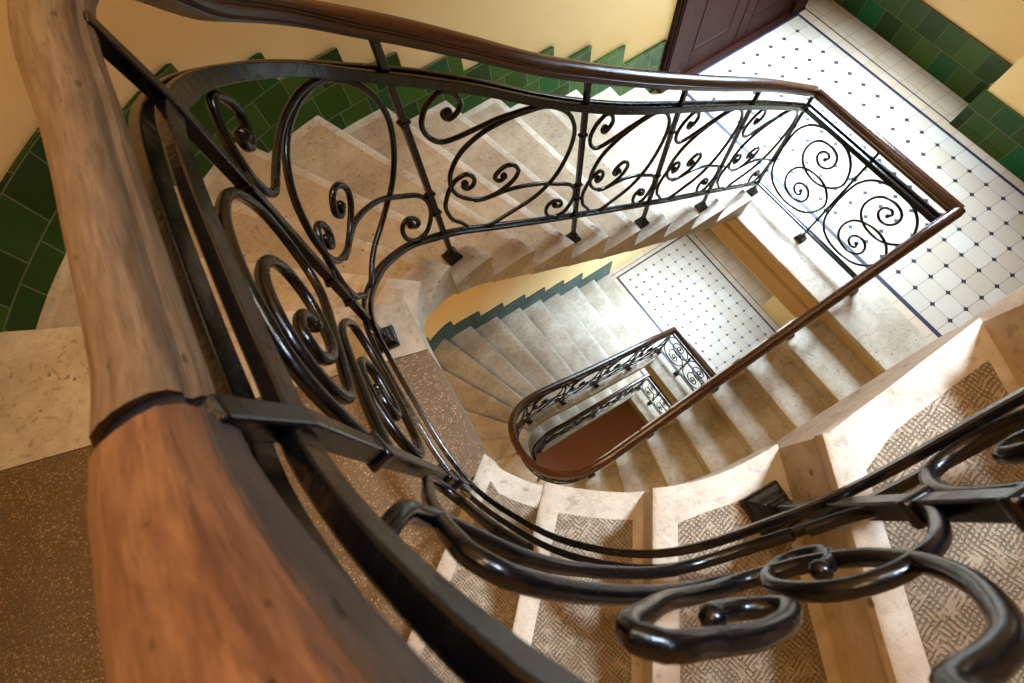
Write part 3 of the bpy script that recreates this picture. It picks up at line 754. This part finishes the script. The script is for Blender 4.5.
TURN = [([(.12, 18.0), (.214, 17.75), (.313, 17.7), (.446, 17.96), (.561, 18.4), (.648, 18.96), (.7, 19.25), (.754, 19.41), (.795, 19.55), (.815, 19.8), (.818, 20.09), (.8, 't'), (.76, 't'), (.68, 't'), (.58, 't'), (.48, 't'), (.41, 21.2), (.361, 20.65), (.32, 20.56), (.272, 20.45), (.234, 20.27), (.19, 19.96), (.167, 19.58), (.174, 19.18), (.217, 18.87), (.308, 18.75), (.453, 19.2), (.532, 19.88), (.564, 20.25), (.564, 20.42), (.542, 20.43), (.487, 20.22), (.434, 20.06), (.361, 19.74), (.342, 19.55), (.383, 19.47), (.436, 19.6), (.445, 19.72)], 1),
        ([(.29, 18.76), (.369, 18.72), (.494, 19.18), (.585, 19.62), (.643, 19.93), (.685, 20.12), (.725, 20.12), (.764, 19.88), (.829, 19.29), (.92, 18.2), (.955, 17.7), (.935, 17.35), (.879, 17.35), (.802, 17.83), (.737, 18.25), (.677, 18.46)], 0),
        ([(.1, 18.1), (.03, 18.3), (.0, 18.65), (.01, 18.95), (.05, 19.2), (.11, 19.45), (.171, 19.57), (.234, 19.57), (.282, 19.43), (.302, 19.14), (.275, 18.8), (.217, 18.62), (.176, 18.76), (.2, 19.03), (.228, 19.1)], 1),
        ([(.207, 22.5), (.19, 22.45), (.2, 22.35), (.264, 22.55), (.25, 22.8), (.161, 22.75), (.088, 22.3), (.075, 21.9), (.12, 21.65), (.215, 21.6), (.297, 21.7), (.4, 21.8)], 0)]
for i, (d, z) in enumerate(zip(pU, pz)):
    RU.post(d, z, off={5: .07, 6: .1}.get(i, 0))
for i, (a, b) in enumerate(zip(pU, pU[1:])):
    if i == 5: RU.free(b, a, FLAT, .055)
    elif i == 6: RU.free(b, a, TURN)
    else: RU.panel(b, a)
# handrail in three lengths: dark far piece, worn piece over the turn, red-brown piece past the broken joint
sJ = RU.s_at(-26.3, -7.1) - 6.0
mb = RU.sweep(HR, 4, -0.0, sJ, offU); mb.build('handrail', M_dark, rootU, smooth=35)
mb = RU.sweep(HR, 4, sJ + .01, pU[5] - 1.3, offU); mb.build('handrail', M_dark, rootU, smooth=35)
mb = RU.sweep(HR, 4, pU[5] - 1.29, sB2 - .07, offU, step=.08, wf=wfU); mb.build('handrail', M_wood, rootU, smooth=35)
top2 = [(-.19, .16), (-.185, .3), (-.14, .385), (-.07, .41), (0, .415), (.07, .41), (.14, .385), (.185, .3), (.19, .16)]
low2 = [(-.15, 0), (-.25, .05), (-.262, .13), (-.235, .215), (-.19, .23), (.19, .23), (.235, .215), (.262, .13), (.25, .05), (.15, 0)]
mb = RU.sweep([(a * 1.0, b) for a, b in top2], 4, sB2 + .0, LU, offU, step=.08, wf=wfU); hr2 = mb.build('handrail', M_wood2, rootU, smooth=35)
mb = RU.sweep([(a * .86, b) for a, b in low2], 4, sB2 + .0, LU, offU, step=.08, wf=wfU); ml = mb.build('rail_moulding', M_grime, hr2, smooth=35); ml['label'] = 'grimy dark lower moulding'
mb = RU.sweep([(a * .92, b * .9) for a, b in HR], 4, sB2 - .3, sB2 + .1, offU, wf=wfU); mb.build('joint_core', M_glue, rootU)

# ---- landing guard across the well end + railing of the flight below
def guard_ctrl(x, y0, y1, z, zb=.75, zt=5.62, zr=6.2):
    n = 4
    return [(x, y0 + (y1 - y0) * i / n, z + zb, z + zt, z + zr) for i in range(n + 1)]
rootG = empty('landing_guard', (-9.45, -10.1, 0))
tag(rootG, 'black iron guard rail with double spirals across the well end of the upper tiled landing', 'railing')
def guard(root, x, y0, y1, z, mids=1, mat=M_dark, spirals=True):
    R = Rail([(x, y1 + (y0 - y1) * i / 4, z + .75, z + 5.62, z + 6.2) for i in range(5)], root); L = R.A[-1]
    R.twin('upper_bar', 3, 0, L, .115, .1, .24); R.twin('bottom_bar', 2, 0, L, .065, .075, .13)
    for i in range(1, mids + 1):
        d = L * i / (mids + 1); o = R.post(d, z, w=.05)
    for i in range(mids + 1):
        a, b = L * (i + 1) / (mids + 1) - .03, L * i / (mids + 1) + .03
        for pat in (G1, G2):
            m, out = R.scroll(pat, a, b, .052); sphere(m, out[-1], .09); m.build('scroll', M_iron, root, smooth=50)
    m = R.sweep(HR, 4, -.23, L + .23); m.build('handrail', mat, root, smooth=35)
    return R
# sweep needs a little more length than the control points give at the mitred corners
guard(rootG, -9.4, -6.75, -13.45, 0)

def lower_rail(root, z0, far_y, near_y, xt, x_end, zend, pos, zs, mat, r=.055):
    """railing of a flight below: walks up the far side, round the turn and up the near side to the landing above"""
    return

rootL = empty('stair_railing', (-9.5, -7.6, -H)); tag(rootL, 'iron railing with brown handrail looping round the well one storey down', 'railing')
b = -H
lo = [(-9.5, -7.55, b + .75, b + 5.62, b + 6.2), (-13.4, -7.55, b + 3.27, b + 8.15, b + 8.78), (-16.5, -7.55, b + 5.17, b + 9.95, b + 10.6), (-20.7, -7.55, b + 8.0, b + 12.7, b + 13.4), (-22.5, -7.57, b + 9.4, b + 14.2, b + 14.85), (-23.7, -7.68, b + 10.5, b + 15.4, b + 16.0),
      (-24.6, -7.9, b + 11.5, b + 16.4, b + 17.0), (-25.4, -8.35, b + 12.6, b + 17.5, b + 18.1), (-26.0, -9.0, b + 13.6, b + 18.5, b + 19.1), (-26.3, -9.8, b + 14.4, b + 19.2, b + 19.8), (-26.38, -10.5, b + 14.6, b + 19.5, b + 20.1), (-26.3, -11.3, b + 14.8, b + 19.8, b + 20.4), (-26.0, -12.1, b + 15.3, b + 20.3, b + 20.9), (-25.4, -12.8, b + 16.0, b + 21.0, b + 21.6), (-24.6, -13.25, b + 16.7, b + 21.7, b + 22.3), (-23.6, -13.42, b + 17.3, b + 22.4, b + 23.0),
      (-21.9, -13.45, -6.1, -1.2, -.6), (-18.5, -13.45, -3.9, 1.0, 1.6), (-14.85, -13.45, -1.75, 3.15, 3.75), (-12.3, -13.45, -.2, 4.7, 5.3), (-10.6, -13.45, .6, 5.45, 6.05), (-9.4, -13.45, .75, 5.62, 6.2)]
RL = Rail(lo, rootL)
RL.twin('upper_bar', 3, 0, RL.A[-1], .115, .1, .24); RL.twin('bottom_bar', 2, 0, RL.A[-1], .065, .075, .13)
mb = RL.sweep(HR, 4, 0, RL.A[-1]); mb.build('handrail', M_dark, rootL, smooth=35)
pL = [0.0] + [RL.s_at(x, -7.55) for x in (-13.6, -17.4, -21.0)] + [RL.s_at(-24.5, -7.9), RL.s_at(-26.3, -9.6), RL.s_at(-26.1, -11.9), RL.s_at(-23.6, -13.42), RL.s_at(-20, -13.45), RL.s_at(-16.4, -13.45), RL.s_at(-12.6, -13.45), RL.A[-1] - .01]
pzL = [b, b + 2 * h, b + 4 * h, b + 6 * h, b + 9 * h, b + 12 * h, b + 12 * h, b + 15 * h, b + 17 * h, b + 19 * h, b + 21 * h, 0]
for d, z in zip(pL, pzL): RL.post(d, z)
for a, c in zip(pL, pL[1:]): RL.panel(c, a)
rootG2 = empty('landing_guard', (-9.5, -9.9, -H)); tag(rootG2, 'iron guard rail of the lower tiled landing, seen inside the handrail loop', 'railing')
guard(rootG2, -9.5, -7.55, -12.8, -H)
rootG3 = empty('landing_guard', (-9.5, -9.9, zM)); tag(rootG3, 'dark guard rail of the lowest landing beside the red floor', 'railing')
guard(rootG3, -9.5, -8.1, -12.4, zM)
rootB = empty('stair_railing', (-9.5, -8.1, zM)); tag(rootB, 'dark handrail and ironwork along the lowest flight at the foot of the well', 'railing')
b = zM
bo = [(-9.5, -8.1, b + .75, b + 5.62, b + 6.2), (-14, -8.1, b + 2.9, b + 7.8, b + 8.4), (-20, -8.1, b + 5.6, b + 10.5, b + 11.1), (-23.5, -8.2, b + 7, b + 11.9, b + 12.5), (-24.8, -8.7, b + 7.6, b + 12.5, b + 13.1), (-25.3, -9.7, b + 8, b + 13, b + 13.5)]
RB = Rail(bo, rootB)
RB.twin('upper_bar', 3, 0, RB.A[-1], .115, .1, .24); RB.twin('bottom_bar', 2, 0, RB.A[-1], .065, .075, .13)
mb = RB.sweep(HR, 4, 0, RB.A[-1]); mb.build('handrail', M_dark, rootB, smooth=35)
pB = [0.0] + [RB.s_at(x, -8.1) for x in (-13, -16.6, -20.2)] + [RB.s_at(-24, -8.3)]
for i, d in enumerate(pB): RB.post(d, zM + (0, 1, 3, 4, 6)[i] * 1.08)
for a, c in zip(pB, pB[1:]): RB.panel(c, a)

# ------------------------------------------------------------------ light
def area(name, loc, target, sx_, sy_, power, col):
    l = bpy.data.lights.new(name, 'AREA'); l.shape = 'RECTANGLE'; l.size = sx_ * S; l.size_y = sy_ * S; l.energy = power; l.color = col
    o = bpy.data.objects.new(name, l); o.location = Vector(loc) * S
    o.rotation_euler = (Vector(target) - Vector(loc)).to_track_quat('-Z', 'Y').to_euler(); link(o); return o
SKY = (.60, .80, 1.0); COOL = (.66, .81, 1.0); WARM = (1.0, .64, .28)
sk = area('skylight', (-10, -9.5, 40), (-24.5, -15.4, 16), 3, 3, 20, COOL); sk.data.spread = math.radians(34)
wl = area('window_and_fill_light', (-1.0, -4, 12.5), (-11, -5.8, 0), 7, 6, 220, SKY); wl.data.spread = math.radians(112)
w0 = area('window_and_fill_light', (-1.0, -4.5, -11), (-12, -6, -24.5), 7, 6, 105, SKY); w0.data.spread = math.radians(112)
area('window_and_fill_light', (1.0, -8, -27), (-18, -10, -49), 6, 5, 230, SKY)  # added blue fill without a known window, brightens the red floor
area('warm_fill_lamp', (-30, -7, 36.5), (-30, -6, 10), 6, 6, 38, WARM)  # unseen warm lamp added as ambient fill over the half landing
area('warm_fill_lamp', (-19, -3.5, 36.5), (-22, -2.5, 8), 5, 4, 42, (1.0, .86, .68))  # unseen lamp added to brighten the far winders and the wall behind
area('warm_fill_lamp', (-32, -9, 8), (-27, -8, -14), 4, 4, 34, WARM)  # unseen warm lamp added to fill the turn of the flight below
w = bpy.data.worlds.new('World'); bpy.context.scene.world = w; w.use_nodes = True
bg = w.node_tree.nodes['Background']; bg.inputs[0].default_value = (1.0, .80, .54, 1); bg.inputs[1].default_value = .1

# ------------------------------------------------------------------ camera
cam = bpy.data.cameras.new('camera'); co = bpy.data.objects.new('camera', cam); link(co)
cam.sensor_width = 36; cam.lens = 496.55 / 1024 * 36; cam.clip_start = .01; cam.clip_end = 60
from mathutils import Matrix
wv = Vector((2.6821, -.8117, .0488)); ang = wv.length
Rm = Matrix.Rotation(ang, 3, wv.normalized())           # world -> camera (x right, y down, z forward)
Mx = Matrix((Rm[0], -Rm[1], -Rm[2])).transposed()
co.matrix_world = Matrix.Translation(Vector((-27.0462, -13.8633, 22.2099)) * S) @ Mx.to_4x4()
cam.dof.use_dof = True; cam.dof.focus_distance = 2.0; cam.dof.aperture_fstop = 9
sc = bpy.context.scene; sc.camera = co
sc.view_settings.view_transform = 'Standard'; sc.view_settings.look = 'None'; sc.view_settings.gamma = 1; sc.view_settings.exposure = .12
sc.view_settings.use_curve_mapping = False
